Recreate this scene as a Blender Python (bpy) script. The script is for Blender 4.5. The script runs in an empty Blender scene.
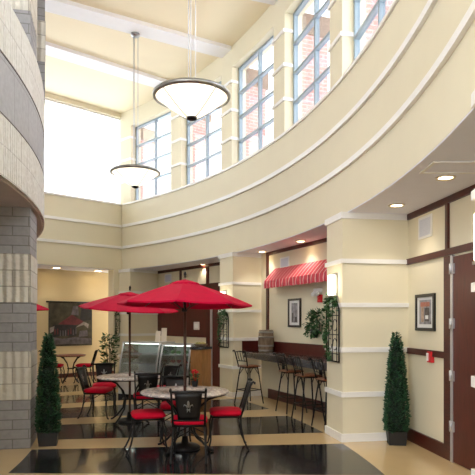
import bpy, bmesh, math, random
from mathutils import Vector, Matrix
random.seed(7)
PI = math.pi
scn = bpy.context.scene
COL = scn.collection
CX, CY = -12.9, 5.2          # centre of the ring-shaped atrium
EYE = 1.65
F = 560.0

def rad(a): return a * PI / 180.0
def P(r, a, z=0.0): return Vector((CX + r*math.cos(rad(a)), CY + r*math.sin(rad(a)), z))
def lin(c):
    o = []
    for v in c:
        v /= 255.0
        o.append(v/12.92 if v <= 0.04045 else ((v+0.055)/1.055)**2.4)
    return (o[0], o[1], o[2], 1.0)

# ------------------------------------------------------------------ materials
def new_mat(name):
    m = bpy.data.materials.new(name); m.use_nodes = True
    nt = m.node_tree
    b = nt.nodes['Principled BSDF']
    return m, nt, b

def mat(name, c, rough=0.6, metal=0.0, noise=0.06, scale=6.0, bump=0.0, bscale=40.0, coat=0.0, spec=0.5):
    m, nt, b = new_mat(name)
    b.inputs['Roughness'].default_value = rough
    b.inputs['Metallic'].default_value = metal
    b.inputs['Coat Weight'].default_value = coat
    b.inputs['Specular IOR Level'].default_value = spec
    tc = nt.nodes.new('ShaderNodeTexCoord')
    n = nt.nodes.new('ShaderNodeTexNoise'); n.inputs['Scale'].default_value = scale; n.inputs['Detail'].default_value = 4
    nt.links.new(tc.outputs['Object'], n.inputs['Vector'])
    r = nt.nodes.new('ShaderNodeValToRGB')
    l = lin(c)
    r.color_ramp.elements[0].position = 0.3; r.color_ramp.elements[1].position = 0.7
    r.color_ramp.elements[0].color = (l[0]*(1-noise), l[1]*(1-noise), l[2]*(1-noise), 1)
    r.color_ramp.elements[1].color = (min(1, l[0]*(1+noise)), min(1, l[1]*(1+noise)), min(1, l[2]*(1+noise)), 1)
    nt.links.new(n.outputs['Fac'], r.inputs['Fac']); nt.links.new(r.outputs['Color'], b.inputs['Base Color'])
    if bump:
        n2 = nt.nodes.new('ShaderNodeTexNoise'); n2.inputs['Scale'].default_value = bscale; n2.inputs['Detail'].default_value = 3
        nt.links.new(tc.outputs['Object'], n2.inputs['Vector'])
        bp = nt.nodes.new('ShaderNodeBump'); bp.inputs['Strength'].default_value = bump; bp.inputs['Distance'].default_value = 0.01
        nt.links.new(n2.outputs['Fac'], bp.inputs['Height']); nt.links.new(bp.outputs['Normal'], b.inputs['Normal'])
    return m

def emit(name, c, s):
    m, nt, b = new_mat(name)
    b.inputs['Base Color'].default_value = lin(c)
    b.inputs['Emission Color'].default_value = lin(c)
    b.inputs['Emission Strength'].default_value = s
    return m

def glassy(name, tint=(255,255,255), gloss=0.08):
    m = bpy.data.materials.new(name); m.use_nodes = True
    nt = m.node_tree; nt.nodes.clear()
    out = nt.nodes.new('ShaderNodeOutputMaterial')
    mx = nt.nodes.new('ShaderNodeMixShader'); t = nt.nodes.new('ShaderNodeBsdfTransparent'); g = nt.nodes.new('ShaderNodeBsdfGlossy')
    t.inputs['Color'].default_value = lin(tint); g.inputs['Roughness'].default_value = 0.03
    fr = nt.nodes.new('ShaderNodeLayerWeight'); fr.inputs['Blend'].default_value = 0.25
    mm = nt.nodes.new('ShaderNodeMath'); mm.operation = 'MULTIPLY_ADD'
    mm.inputs[1].default_value = 0.5; mm.inputs[2].default_value = gloss
    nt.links.new(fr.outputs['Fresnel'], mm.inputs[0])
    nt.links.new(mm.outputs[0], mx.inputs['Fac'])
    nt.links.new(t.outputs[0], mx.inputs[1]); nt.links.new(g.outputs[0], mx.inputs[2])
    nt.links.new(mx.outputs[0], out.inputs['Surface'])
    return m

def block(name, c1, c2, mortar, bw, bh, rib=0.0, rough=0.8, bump=0.6, msize=0.008, mixf=0.2):
    """masonry in UV metres; rib > 0 adds split-face vertical ribs of that pitch"""
    m, nt, b = new_mat(name)
    b.inputs['Roughness'].default_value = rough
    uv = nt.nodes.new('ShaderNodeUVMap'); uv.uv_map = 'UVMap'
    br = nt.nodes.new('ShaderNodeTexBrick')
    br.inputs['Scale'].default_value = 1.0
    br.inputs['Brick Width'].default_value = bw; br.inputs['Row Height'].default_value = bh
    br.inputs['Mortar Size'].default_value = msize; br.inputs['Mortar Smooth'].default_value = 0.3
    br.inputs['Color1'].default_value = lin(c1); br.inputs['Color2'].default_value = lin(c2); br.inputs['Mortar'].default_value = lin(mortar)
    nt.links.new(uv.outputs['UV'], br.inputs['Vector'])
    n = nt.nodes.new('ShaderNodeTexNoise'); n.inputs['Scale'].default_value = 14.0; n.inputs['Detail'].default_value = 6
    nt.links.new(uv.outputs['UV'], n.inputs['Vector'])
    mx = nt.nodes.new('ShaderNodeMix'); mx.data_type = 'RGBA'; mx.blend_type = 'OVERLAY'; mx.inputs['Factor'].default_value = mixf
    nt.links.new(br.outputs['Color'], mx.inputs[6]); nt.links.new(n.outputs['Fac'], mx.inputs[7])
    nt.links.new(mx.outputs[2], b.inputs['Base Color'])
    bp = nt.nodes.new('ShaderNodeBump'); bp.inputs['Strength'].default_value = bump; bp.inputs['Distance'].default_value = 0.02 if not rib else 0.05
    h = nt.nodes.new('ShaderNodeMath'); h.operation = 'MULTIPLY_ADD'; h.inputs[1].default_value = -1.0
    nt.links.new(br.outputs['Fac'], h.inputs[0])
    if rib:
        mp = nt.nodes.new('ShaderNodeMapping'); mp.inputs['Scale'].default_value = (1.0, 0.25, 1.0)
        nt.links.new(uv.outputs['UV'], mp.inputs['Vector'])
        w = nt.nodes.new('ShaderNodeTexWave'); w.wave_type = 'BANDS'; w.bands_direction = 'X'
        w.inputs['Scale'].default_value = 0.314/rib; w.inputs['Distortion'].default_value = 1.2; w.inputs['Detail'].default_value = 3; w.inputs['Detail Scale'].default_value = 3
        nt.links.new(mp.outputs['Vector'], w.inputs['Vector'])
        ad = nt.nodes.new('ShaderNodeMath'); ad.operation = 'ADD'
        nt.links.new(w.outputs['Fac'], ad.inputs[0]); nt.links.new(n.outputs['Fac'], ad.inputs[1])
        nt.links.new(ad.outputs[0], h.inputs[2])
    else:
        nm = nt.nodes.new('ShaderNodeMath'); nm.operation = 'MULTIPLY'; nm.inputs[1].default_value = 0.4
        nt.links.new(n.outputs['Fac'], nm.inputs[0]); nt.links.new(nm.outputs[0], h.inputs[2])
    nt.links.new(h.outputs[0], bp.inputs['Height']); nt.links.new(bp.outputs['Normal'], b.inputs['Normal'])
    return m

def wood(name, c1, c2, rough=0.35, sc=(1.5, 1.5, 14)):
    m, nt, b = new_mat(name)
    b.inputs['Roughness'].default_value = rough
    tc = nt.nodes.new('ShaderNodeTexCoord'); mp = nt.nodes.new('ShaderNodeMapping')
    mp.inputs['Scale'].default_value = sc
    n = nt.nodes.new('ShaderNodeTexNoise'); n.inputs['Scale'].default_value = 3; n.inputs['Detail'].default_value = 5; n.inputs['Distortion'].default_value = 1.0
    r = nt.nodes.new('ShaderNodeValToRGB'); r.color_ramp.elements[0].position = 0.3; r.color_ramp.elements[1].position = 0.7
    r.color_ramp.elements[0].color = lin(c1); r.color_ramp.elements[1].color = lin(c2)
    nt.links.new(tc.outputs['Object'], mp.inputs['Vector']); nt.links.new(mp.outputs['Vector'], n.inputs['Vector'])
    nt.links.new(n.outputs['Fac'], r.inputs['Fac']); nt.links.new(r.outputs['Color'], b.inputs['Base Color'])
    return m

def speckle(name, cols, scale, rough=0.3):
    m, nt, b = new_mat(name)
    b.inputs['Roughness'].default_value = rough
    tc = nt.nodes.new('ShaderNodeTexCoord')
    v = nt.nodes.new('ShaderNodeTexVoronoi'); v.inputs['Scale'].default_value = scale
    r = nt.nodes.new('ShaderNodeValToRGB'); r.color_ramp.interpolation = 'CONSTANT'
    el = r.color_ramp.elements
    while len(el) < len(cols): el.new(0.5)
    for i, c in enumerate(cols):
        el[i].position = i/len(cols); el[i].color = lin(c)
    sp = nt.nodes.new('ShaderNodeSeparateColor')
    nt.links.new(tc.outputs['Object'], v.inputs['Vector']); nt.links.new(v.outputs['Color'], sp.inputs['Color'])
    nt.links.new(sp.outputs[0], r.inputs['Fac']); nt.links.new(r.outputs['Color'], b.inputs['Base Color'])
    return m

M = {}
M['cream'] = mat('cream wall paint', (227,218,191), 0.7, noise=0.015, scale=2)
M['cream_shaded'] = mat('cream wall paint in shade', (210,192,152), 0.7, noise=0.02, scale=2)  # same cream paint, darkened to carry the alcove's low light
M['white'] = mat('white trim paint', (240,238,234), 0.5, noise=0.01)
M['ceil'] = mat('ceiling cream panel', (242,228,196), 0.8, noise=0.03, scale=0.6)
M['beam'] = mat('ceiling beam white', (242,240,240), 0.7, noise=0.01)
M['soffit'] = mat('soffit white', (236,236,246), 0.8, noise=0.01)
M['wood_trim'] = wood('mahogany trim', (62,20,14), (82,30,20), 0.4)
M['wood_door'] = wood('mahogany door', (70,20,15), (90,30,22), 0.38, (5,5,1))
M['wood_counter'] = wood('oak counter', (158,110,62), (186,136,82), 0.4, (4,4,1))
M['wood_seat'] = wood('stool seat wood', (112,66,40), (140,86,54), 0.35, (2,8,2))
M['tile_cream'] = mat('polished cream floor', (214,186,140), 0.16, noise=0.05, scale=1.2, coat=0.2)
M['tile_black'] = mat('polished black floor', (34,36,42), 0.14, noise=0.2, scale=2.0, coat=0.2)
M['grey_block'] = block('grey concrete block', (162,161,164), (150,149,152), (126,124,124), 0.40, 0.125, 0, 0.85, 0.5)
M['grey_smooth'] = block('grey parapet block', (172,171,174), (166,165,168), (150,148,148), 0.62, 0.62, 0, 0.85, 0.35)
M['rough_block'] = block('split face cream block', (222,218,208), (212,206,196), (180,173,162), 0.40, 0.2095, 0.105, 0.9, 0.6)
M['rough_band'] = block('split face parapet block', (222,220,214), (216,213,207), (196,192,186), 0.40, 0.315, 0.07, 0.9, 0.4, mixf=0.55)
M['brick'] = block('pink brick', (206,150,146), (194,136,132), (224,204,198), 0.22, 0.075, 0, 0.85, 0.3)
M['brown_cap'] = mat('brown cornice', (128,104,92), 0.7)
M['joint'] = mat('dark joint', (112,106,102), 0.8)
M['underside'] = mat('balcony underside', (186,178,174), 0.8)
M['alu'] = mat('blue grey aluminium', (150,166,176), 0.4, 0.1, noise=0.02)
M['glass'] = glassy('window glass', (250,253,255), 0.02)
M['case_glass'] = glassy('case glass', (240,246,244), 0.12)
M['metal'] = mat('brushed metal', (150,150,148), 0.3, 0.9, noise=0.05)
M['steel'] = mat('bright steel', (200,200,204), 0.35, 0.7, noise=0.04)
M['iron'] = mat('black wrought iron', (24,22,22), 0.45, 0.4, noise=0.15)
M['bronze'] = mat('dark bronze pole', (78,54,44), 0.4, 0.3)
M['red'] = mat('red umbrella fabric', (200,8,60), 0.75, spec=0.15, noise=0.05, scale=12, bump=0.05, bscale=200)
M['red_cushion'] = mat('red seat cushion', (202,8,46), 0.7, spec=0.15, noise=0.06, scale=14)
M['mosaic'] = speckle('mosaic table top', [(214,204,198),(190,178,176),(226,218,210),(172,166,170),(204,186,180)], 34, 0.25)
M['table_brown'] = speckle('brown mosaic table top', [(150,84,70),(132,70,58),(164,104,84)], 30, 0.3)
M['leaf'] = mat('dark leaf', (44,84,54), 0.5, noise=0.45, scale=11)
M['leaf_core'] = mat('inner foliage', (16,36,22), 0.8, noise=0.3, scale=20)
M['leaf_ivy'] = mat('ivy leaf', (46,84,44), 0.5, noise=0.4, scale=16)
M['pot'] = mat('black planter', (26,26,28), 0.5, noise=0.15)
M['terracotta'] = mat('clay pot', (120,70,50), 0.7)
M['counter'] = speckle('dark granite', [(60,60,64),(76,74,78),(50,52,56),(90,88,90)], 120, 0.18)
M['black_frame'] = mat('black picture frame', (24,22,20), 0.35)
M['mat_board'] = mat('white picture mount', (226,226,224), 0.7, noise=0.01)
M['print_grey'] = mat('grey print', (140,138,142), 0.6, noise=0.5, scale=14)
M['print_pink'] = mat('street print', (166,140,122), 0.6, noise=0.4, scale=18)
M['print_dark'] = mat('print dark tone', (84,76,76), 0.6, noise=0.4, scale=25)
M['print_red'] = mat('print brick tone', (168,106,88), 0.6, noise=0.25, scale=25)
M['alarm'] = mat('alarm red', (196,26,34), 0.4)
M['plastic'] = mat('white plastic', (232,232,230), 0.4, noise=0.01)
M['vent'] = mat('grey vent', (208,212,224), 0.5, noise=0.02)
M['vent_dark'] = mat('vent gaps', (165,172,186), 0.6)
M['wood_barrel'] = wood('weathered barrel wood', (96,78,62), (140,120,98), 0.7, (9,9,1.5))
M['hoop'] = mat('grey barrel hoop', (150,146,140), 0.45, 0.5)
M['bowl'] = emit('frosted lamp bowl', (255,246,226), 0.6)
M['lamp_disc'] = emit('downlight glow', (255,226,170), 9.0)
M['case_fill'] = emit('added case fill glow', (250,250,245), 3.0)
M['sconce_glow'] = emit('sconce glow', (255,240,208), 3.2)
M['lamp_trim'] = mat('downlight trim', (226,214,196), 0.4, 0.2)
M['paint_bg'] = mat('painting background', (58,54,40), 0.6, noise=0.75, scale=5)
M['paint_dark'] = mat('painting dark', (30,30,34), 0.6, noise=0.6, scale=9)
M['paint_red'] = mat('painting red', (96,36,42), 0.6, noise=0.4, scale=9)
M['paint_light'] = mat('painting light', (140,132,128), 0.6, noise=0.4, scale=9)
M['paint_mid'] = mat('painting grey', (88,82,88), 0.6, noise=0.5, scale=9)
M['case_white'] = mat('white case panel', (214,212,206), 0.4)
M['case_dark'] = mat('case interior', (206,212,208), 0.5)
M['food_white'] = mat('wrapped food', (224,226,226), 0.3, noise=0.15, scale=20)
M['food_green'] = mat('salad greens', (92,128,76), 0.6, noise=0.4, scale=30)
M['food_red'] = mat('red fruit', (150,44,48), 0.5, noise=0.4, scale=30)
M['food_bread'] = mat('bread crust', (150,140,80), 0.6, noise=0.3, scale=20)
M['blossom'] = mat('red blossom', (200,34,40), 0.6)
M['card'] = mat('white card', (236,226,210), 0.6)
M['lit_plate'] = mat('pale wall plate', (220,214,210), 0.4)

def awning_mat():
    m, nt, b = new_mat('striped awning cloth')
    b.inputs['Roughness'].default_value = 0.8
    tc = nt.nodes.new('ShaderNodeTexCoord'); sx = nt.nodes.new('ShaderNodeSeparateXYZ')
    nt.links.new(tc.outputs['Object'], sx.inputs[0])
    mu = nt.nodes.new('ShaderNodeMath'); mu.operation = 'MULTIPLY'; mu.inputs[1].default_value = 7.5
    fr = nt.nodes.new('ShaderNodeMath'); fr.operation = 'FRACT'
    nt.links.new(sx.outputs['X'], mu.inputs[0]); nt.links.new(mu.outputs[0], fr.inputs[0])
    r = nt.nodes.new('ShaderNodeValToRGB'); r.color_ramp.interpolation = 'CONSTANT'
    e = r.color_ramp.elements; e[0].color = lin((208,66,80)); e[1].position = 0.66; e[1].color = lin((236,180,174))
    e2 = e.new(0.84); e2.color = lin((176,58,84))
    nt.links.new(fr.outputs[0], r.inputs['Fac']); nt.links.new(r.outputs['Color'], b.inputs['Base Color'])
    return m
M['awning'] = awning_mat()

# ------------------------------------------------------------------ mesh builder
class MB:
    def __init__(s): s.bm = bmesh.new(); s.mi = 0
    def face(s, vs, smooth=False):
        try: f = s.bm.faces.new(vs)
        except ValueError: return None
        f.material_index = s.mi; f.smooth = smooth; return f
    def box(s, x0, x1, y0, y1, z0, z1, mtx=None):
        c = [Vector((x, y, z)) for x in (x0, x1) for y in (y0, y1) for z in (z0, z1)]
        if mtx is not None: c = [mtx @ v for v in c]
        v = [s.bm.verts.new(p) for p in c]
        for q in ((0,1,3,2),(4,6,7,5),(0,4,5,1),(2,3,7,6),(0,2,6,4),(1,5,7,3)): s.face([v[i] for i in q])
    def rbox(s, cx, cy, cz, sx, sy, sz, r, n=3):
        """box with rounded vertical corners and softened top"""
        prof = [(0.0, -r*0.6), (r*0.5, 0.0), (sz-r*0.6, 0.0), (sz-r*0.2, -r*0.25), (sz, -r*0.9)]
        rings = []
        for z, off in prof:
            ring = []
            hx, hy = sx/2+off, sy/2+off
            for k, (qx, qy) in enumerate(((1,1),(-1,1),(-1,-1),(1,-1))):
                for i in range(n+1):
                    a = rad(90*k) + i*PI/2/n
                    ring.append(s.bm.verts.new((cx+qx*(hx-r)+r*math.cos(a), cy+qy*(hy-r)+r*math.sin(a), cz+z)))
            rings.append(ring)
        m = len(rings[0])
        for a, b in zip(rings, rings[1:]):
            for i in range(m): s.face([a[i], a[(i+1)%m], b[(i+1)%m], b[i]], True)
        s.face(rings[0][::-1]); s.face(rings[-1], True)
    def prism(s, poly, z0, z1):
        a = [s.bm.verts.new((p[0], p[1], z0)) for p in poly]; b = [s.bm.verts.new((p[0], p[1], z1)) for p in poly]
        n = len(poly)
        s.face(a[::-1]); s.face(b)
        for i in range(n): s.face([a[i], a[(i+1)%n], b[(i+1)%n], b[i]])
    def plate(s, poly, y0, y1):
        """polygon in the XZ plane given depth along y"""
        a = [s.bm.verts.new((p[0], y0, p[1])) for p in poly]; b = [s.bm.verts.new((p[0], y1, p[1])) for p in poly]
        n = len(poly)
        s.face(a); s.face(b[::-1])
        for i in range(n): s.face([a[i], b[i], b[(i+1)%n], a[(i+1)%n]])
    def arc(s, r0, r1, a0, a1, z0, z1, n=None):
        n = n or max(1, int(abs(a1-a0)/1.2))
        rows = []
        for i in range(n+1):
            a = a0+(a1-a0)*i/n
            rows.append([s.bm.verts.new(P(r, a, z)) for r, z in ((r0,z0),(r1,z0),(r1,z1),(r0,z1))])
        for p, q in zip(rows, rows[1:]):
            for k in range(4): s.face([p[k], q[k], q[(k+1)%4], p[(k+1)%4]])
        s.face(rows[0][::-1]); s.face(rows[-1])
    def tube(s, pts, r, seg=6, closed=False, cap=True):
        pts = [Vector(p) for p in pts]; n = len(pts)
        rr = r if isinstance(r, (list, tuple)) else [r]*n
        rings = []; up = None
        for i in range(n):
            if closed: t = pts[(i+1)%n]-pts[i-1]
            elif i == 0: t = pts[1]-pts[0]
            elif i == n-1: t = pts[-1]-pts[-2]
            else: t = (pts[i+1]-pts[i]).normalized()+(pts[i]-pts[i-1]).normalized()
            if t.length < 1e-9: t = Vector((0,0,1))
            t.normalize()
            if up is None: up = Vector((0,0,1)) if abs(t.z) < 0.9 else Vector((1,0,0))
            x = up-t*up.dot(t)
            if x.length < 1e-6: x = t.orthogonal()
            x.normalize(); up = x; y = t.cross(x)
            rings.append([s.bm.verts.new(pts[i]+(x*math.cos(2*PI*k/seg)+y*math.sin(2*PI*k/seg))*rr[i]) for k in range(seg)])
        m = n if closed else n-1
        for i in range(m):
            a, b = rings[i], rings[(i+1)%n]
            for k in range(seg): s.face([a[k], a[(k+1)%seg], b[(k+1)%seg], b[k]], True)
        if cap and not closed: s.face(rings[0][::-1]); s.face(rings[-1])
    def lathe(s, prof, seg=24, c=(0,0,0), smooth=True):
        rings = []
        for r, z in prof:
            if r < 1e-5: rings.append([s.bm.verts.new((c[0], c[1], c[2]+z))])
            else: rings.append([s.bm.verts.new((c[0]+r*math.cos(2*PI*k/seg), c[1]+r*math.sin(2*PI*k/seg), c[2]+z)) for k in range(seg)])
        for a, b in zip(rings, rings[1:]):
            for k in range(seg):
                j = (k+1) % seg
                if len(a) == 1 and len(b) == 1: continue
                if len(a) == 1: s.face([a[0], b[j], b[k]], smooth)
                elif len(b) == 1: s.face([a[k], a[j], b[0]], smooth)
                else: s.face([a[k], a[j], b[j], b[k]], smooth)
    def ball(s, c, r, sc=(1,1,1), seg=10):
        n = 6; prof = []
        rings = []
        for i in range(n+1):
            a = -PI/2+PI*i/n
            rings.append([(math.cos(a)*r, math.sin(a)*r)])
        base = len(s.bm.verts)
        s.lathe([(p[0][0] if 0 < i < n else 0, p[0][1]) for i, p in enumerate(rings)], seg)
        s.bm.verts.ensure_lookup_table()
        for v in list(s.bm.verts)[base:]:
            v.co = Vector((v.co.x*sc[0]+c[0], v.co.y*sc[1]+c[1], v.co.z*sc[2]+c[2]))
    def leaf(s, p, d, up, L, W):
        d = d.normalized(); w = d.cross(up)
        if w.length < 1e-4: w = d.orthogonal()
        w.normalize(); nrm = w.cross(d)
        a = s.bm.verts.new(p); b = s.bm.verts.new(p+d*L*0.5+w*W/2-nrm*W*0.15); c = s.bm.verts.new(p+d*L-nrm*W*0.2); e = s.bm.verts.new(p+d*L*0.5-w*W/2-nrm*W*0.15)
        m = s.bm.verts.new(p+d*L*0.5)
        for t in ((a,b,m),(b,c,m),(c,e,m),(e,a,m)): s.face(list(t))
    def build(s, name, mats, parent=None, uv=None, fix=True, bevel=0.0, tf=None):
        if tf is not None: s.bm.transform(tf)
        if fix: bmesh.ops.recalc_face_normals(s.bm, faces=s.bm.faces)
        if uv:
            L = s.bm.loops.layers.uv.new('UVMap')
            for f in s.bm.faces:
                n = f.normal; ctr = f.calc_center_median()
                if uv == 'arc': rd = Vector((ctr.x-CX, ctr.y-CY, 0)).normalized()
                for lp in f.loops:
                    co = lp.vert.co
                    if abs(n.z) > 0.7: lp[L].uv = (co.x, co.y)
                    elif uv == 'arc':
                        dx, dy = co.x-CX, co.y-CY
                        if abs(n.dot(rd)) > 0.7: lp[L].uv = (math.atan2(dy, dx)*10.5, co.z)
                        else: lp[L].uv = (math.hypot(dx, dy), co.z)
                    else:
                        t = Vector((-n.y, n.x, 0)).normalized(); lp[L].uv = (co.dot(t), co.z)
        me = bpy.data.meshes.new(name); s.bm.to_mesh(me); s.bm.free()
        o = bpy.data.objects.new(name, me); COL.objects.link(o)
        for m in (mats if isinstance(mats, (list, tuple)) else [mats]): me.materials.append(M[m])
        if parent is not None: o.parent = parent
        if bevel:
            b = o.modifiers.new('Bevel', 'BEVEL'); b.width = bevel; b.segments = 2; b.limit_method = 'ANGLE'
        return o

def tag(o, label, cat, group=None, kind=None):
    if label: o['label'] = label
    if cat: o['category'] = cat
    if group: o['group'] = group
    if kind: o['kind'] = kind
    return o
def thing(name, label, cat, loc, rz=0.0, group=None):
    o = bpy.data.objects.new(name, None); COL.objects.link(o)
    o.empty_display_size = 0.1
    o.location = loc; o.rotation_euler = (0, 0, rz)
    return tag(o, label, cat, group)
def struct(o, label=None):
    o['kind'] = 'structure'
    if label: o['label'] = label
    return o
def copy_tree(o, loc, rz, label=None, group=None):
    def cp(src, par):
        c = src.copy(); COL.objects.link(c)
        if par is not None: c.parent = par
        for ch in src.children: cp(ch, c)
        return c
    c = cp(o, None); c.location = loc; c.rotation_euler = (0, 0, rz)
    if label: c['label'] = label
    if group: c['group'] = group
    return c

class Wall:
    """vertical plane through p0 running along d (left to right as seen from the room); room is local -y"""
    def __init__(s, p0, d):
        s.p = Vector((p0[0], p0[1])); s.d = Vector(d).normalized(); s.rz = math.atan2(s.d.y, s.d.x)
    def pt(s, t, z=0.0, out=0.0):
        n = Vector((s.d.y, -s.d.x)); q = s.p+s.d*t+n*out
        return Vector((q.x, q.y, z))
    def hit(s, px, py):
        k = (px-237.5)/F          # X = k*Y
        t = (k*s.p.y-s.p.x)/(s.d.x-k*s.d.y)
        q = s.p+s.d*t
        return t, EYE+(321-py)/F*q.y
    def mtx(s): return Matrix.Translation((s.p.x, s.p.y, 0)) @ Matrix.Rotation(s.rz, 4, 'Z')

# ------------------------------------------------------------------ the setting
A0, A1 = -40.0, 62.0
GRID = [11.3 + 9.3*k for k in range(-5, 5)]            # window piers
PIL = [(-8.9, -6.1), (9.67, 12.1), (28.3, 30.7), (47.3, 49.4)]

# floor with radial stripes
f = MB()
f.arc(8.3, 18.6, A0, A1, -0.12, 0.0)
f.mi = 1
def stripe_edge(k, side):        # angles of a cream band's edge on the inner and outer circle
    return (12.55+9.4*k+1.6*side, 10.75+9.1*k+1.5*side)
for k in range(-4, 5):
    ai0, ao0 = stripe_edge(k-1, 1); ai1, ao1 = stripe_edge(k, -1)
    n = 12
    top = []
    for i in range(n+1):
        u = i/n
        top.append((f.bm.verts.new(P(10.45, ai0+(ai1-ai0)*u, 0.0012)), f.bm.verts.new(P(14.5, ao0+(ao1-ao0)*u, 0.0012))))
    for a, b in zip(top, top[1:]): f.face([a[0], a[1], b[1], b[0]])
struct(f.build('floor', ['tile_cream', 'tile_black']), 'polished cream floor with wide black radial stripes')

# high ceiling with radial beams
c = MB(); c.arc(8.3, 15.2, A0, A1, 7.68, 7.80)
struct(c.build('ceiling', 'ceil'), 'high cream ceiling of the atrium')
i_t = 1
for g in GRID[:-1]:
    b = MB(); pa, pb = P(8.3, g), P(14.62, g); qn = (pb-pa).normalized(); qn = Vector((-qn.y, qn.x, 0))*0.23
    b.prism([pa-qn, pb-qn, pb+qn, pa+qn], 7.60, 7.68)
    struct(b.build('trim_%d' % i_t, 'beam'), 'white ceiling beam'); i_t += 1

# curved upper wall over the bays, and the piers between tall windows
w = MB(); w.arc(14.6, 14.92, A0, 49.2, 3.14, 5.03)
for g in GRID:
    w.arc(14.6, 14.95, g-0.95, g+0.95, 5.03, 7.68, 2)
w.arc(14.6, 14.95, A0, 49.2, 7.22, 7.68)
struct(w.build('wall_right', 'cream'), 'curved cream upper wall with window piers')
for z0 in (3.74, 4.36):
    b = MB(); b.arc(14.56, 14.61, A0, 48.9, z0, z0+0.075)
    struct(b.build('trim_%d' % i_t, 'white'), 'white moulding along curved wall'); i_t += 1
b = MB(); b.arc(14.57, 14.97, A0, 48.9, 5.0, 5.045)
struct(b.build('trim_%d' % i_t, 'white'), 'white sill on top of curved wall'); i_t += 1
for g in GRID:
    b = MB()
    for z0 in (5.63, 6.25, 6.87): b.arc(14.57, 14.80, g-1.02, g+1.02, z0, z0+0.06, 2)
    struct(b.build('trim_%d' % i_t, 'white'), 'white bands on window pier'); i_t += 1
# brick pilasters outside the piers
for g in GRID[2:]:
    b = MB(); b.arc(14.96, 15.5, g-0.8, g+0.6, 3.4, 6.92, 1); b.mi = 1; b.arc(14.96, 15.56, g-0.9, g+0.7, 6.92, 7.3, 1)
    struct(b.build('wall_outside', ['brick', 'brown_cap'], uv='arc'), 'pink brick pilaster outside the windows')
# tall windows, 2 x 4 panes
for i in range(len(GRID)-1):
    a0, a1 = GRID[i]+0.95, GRID[i+1]-0.95
    pa, pb = P(14.80, a1), P(14.80, a0)
    W = Wall((pa.x, pa.y), (pb.x-pa.x, pb.y-pa.y)); Lw = (pb-pa).length
    fr = MB(); fw = 0.045
    for x in (0, Lw/2-fw/2, Lw-fw): fr.box(x, x+fw, -0.03, 0.05, 5.04, 7.22)
    for k in range(5):
        z = 5.04+k*(7.22-5.04-fw)/4
        fr.box(0, Lw, -0.035, 0.045, z, z+fw)
    fo = struct(fr.build('window_%d' % (i+1), 'alu', tf=W.mtx()))
    gl = MB(); gl.box(0.02, Lw-0.02, 0.005, 0.012, 5.06, 7.2)
    gl.build('pane', 'glass', fo, tf=W.mtx())

# added out of view: blocks low daylight from the open end, open above
b = MB(); b.arc(8.3, 15.8, A0-0.8, A0, 0, 1.2, 1)
struct(b.build('wall_light_block', 'cream'), 'added low light block behind the viewer')
# soffit over the bays
s = MB(); s.arc(14.603, 17.2, A0, 49.2, 3.128, 3.24)
struct(s.build('ceiling', 'soffit'), 'pale soffit over the bays')

# pillars with white mouldings
for a0, a1 in PIL:
    p = MB(); p.arc(14.54, 16.6, a0, a1, 0, 3.14, 1)
    struct(p.build('wall_pillar', 'cream'), 'cream pillar between two bays')
    t = MB()
    for z0, z1 in ((0,0.11),(0.61,0.68),(1.22,1.29),(1.84,1.90),(2.44,2.50),(3.05,3.139)):
        t.arc(14.515, 16.6, a0-0.1, a1+0.1, z0, z1, 1)
    struct(t.build('trim_%d' % i_t, 'white'), 'white mouldings around a pillar'); i_t += 1

# bay walls
WC = Wall((2.366, 7.91), (0.122, -0.9925))
WB = Wall((0.65, 12.1), (0.407, -0.913))
WA = Wall((-2.41, 16.7), (0.602, -0.80))
def wall_slab(name, W, t0, t1, z1=3.14, m='cream', th=0.12):
    b = MB(); b.box(t0, t1, 0, th, 0, z1); return struct(b.build(name, m, tf=W.mtx()))
wall_slab('wall_entrance', WC, -0.4, 4.4)
wall_slab('wall_bar', WB, -0.3, 4.3)
wall_slab('wall_service', WA, -0.7, 4.6)
b = MB(); b.arc(15.6, 15.75, A0, -7.6, 0, 3.14); struct(b.build('wall_near', 'cream'))
def wbars(W, rects, lab, out=0.03, m='wood_trim'):
    global i_t
    b = MB()
    for t0, t1, z0, z1 in rects: b.box(t0, t1, -out, 0.0, z0, z1)
    o = struct(b.build('trim_%d' % i_t, m, tf=W.mtx()), lab); i_t += 1; return o
# entrance bay woodwork and door
tj0, tj1 = WC.hit(446, 300)[0], WC.hit(453, 300)[0]
wbars(WC, [(-0.02,0.07,0,3.14),(0.0,4.3,3.05,3.14),(0.07,4.3,2.43,2.51),(tj0+0.03,tj0+0.09,2.51,3.05),(0.07,tj0,1.20,1.28),(0.07,tj0,0,0.17),(tj0,tj1,0,2.42)], 'dark wood framing around the entrance bay')
d = MB(); d.box(tj1+0.05, tj1+1.05, -0.025, 0.0, 0.01, 2.40)
door = struct(d.build('door_1', 'wood_door', tf=WC.mtx()), 'dark mahogany door at the right edge')
d = MB(); d.box(tj1, tj1+0.05, -0.035, 0.0, 0.0, 2.42); d.build('hinge_strip', 'steel', door, tf=WC.mtx())
for z in (0.36, 0.95, 1.56, 2.2):
    d = MB(); d.box(tj1-0.01, tj1+0.085, -0.045, -0.005, z, z+0.12); d.tube([(tj1+0.035,-0.05,z),(tj1+0.035,-0.05,z+0.12)], 0.014, 8)
    d.build('hinge', 'steel', door, tf=WC.mtx())
# bar bay woodwork
wbars(WB, [(-0.02,0.07,1.02,3.14),(0.07,4.2,3.06,3.14),(0.07,4.2,0,0.20)], 'dark wood framing around the bar bay')
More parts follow.
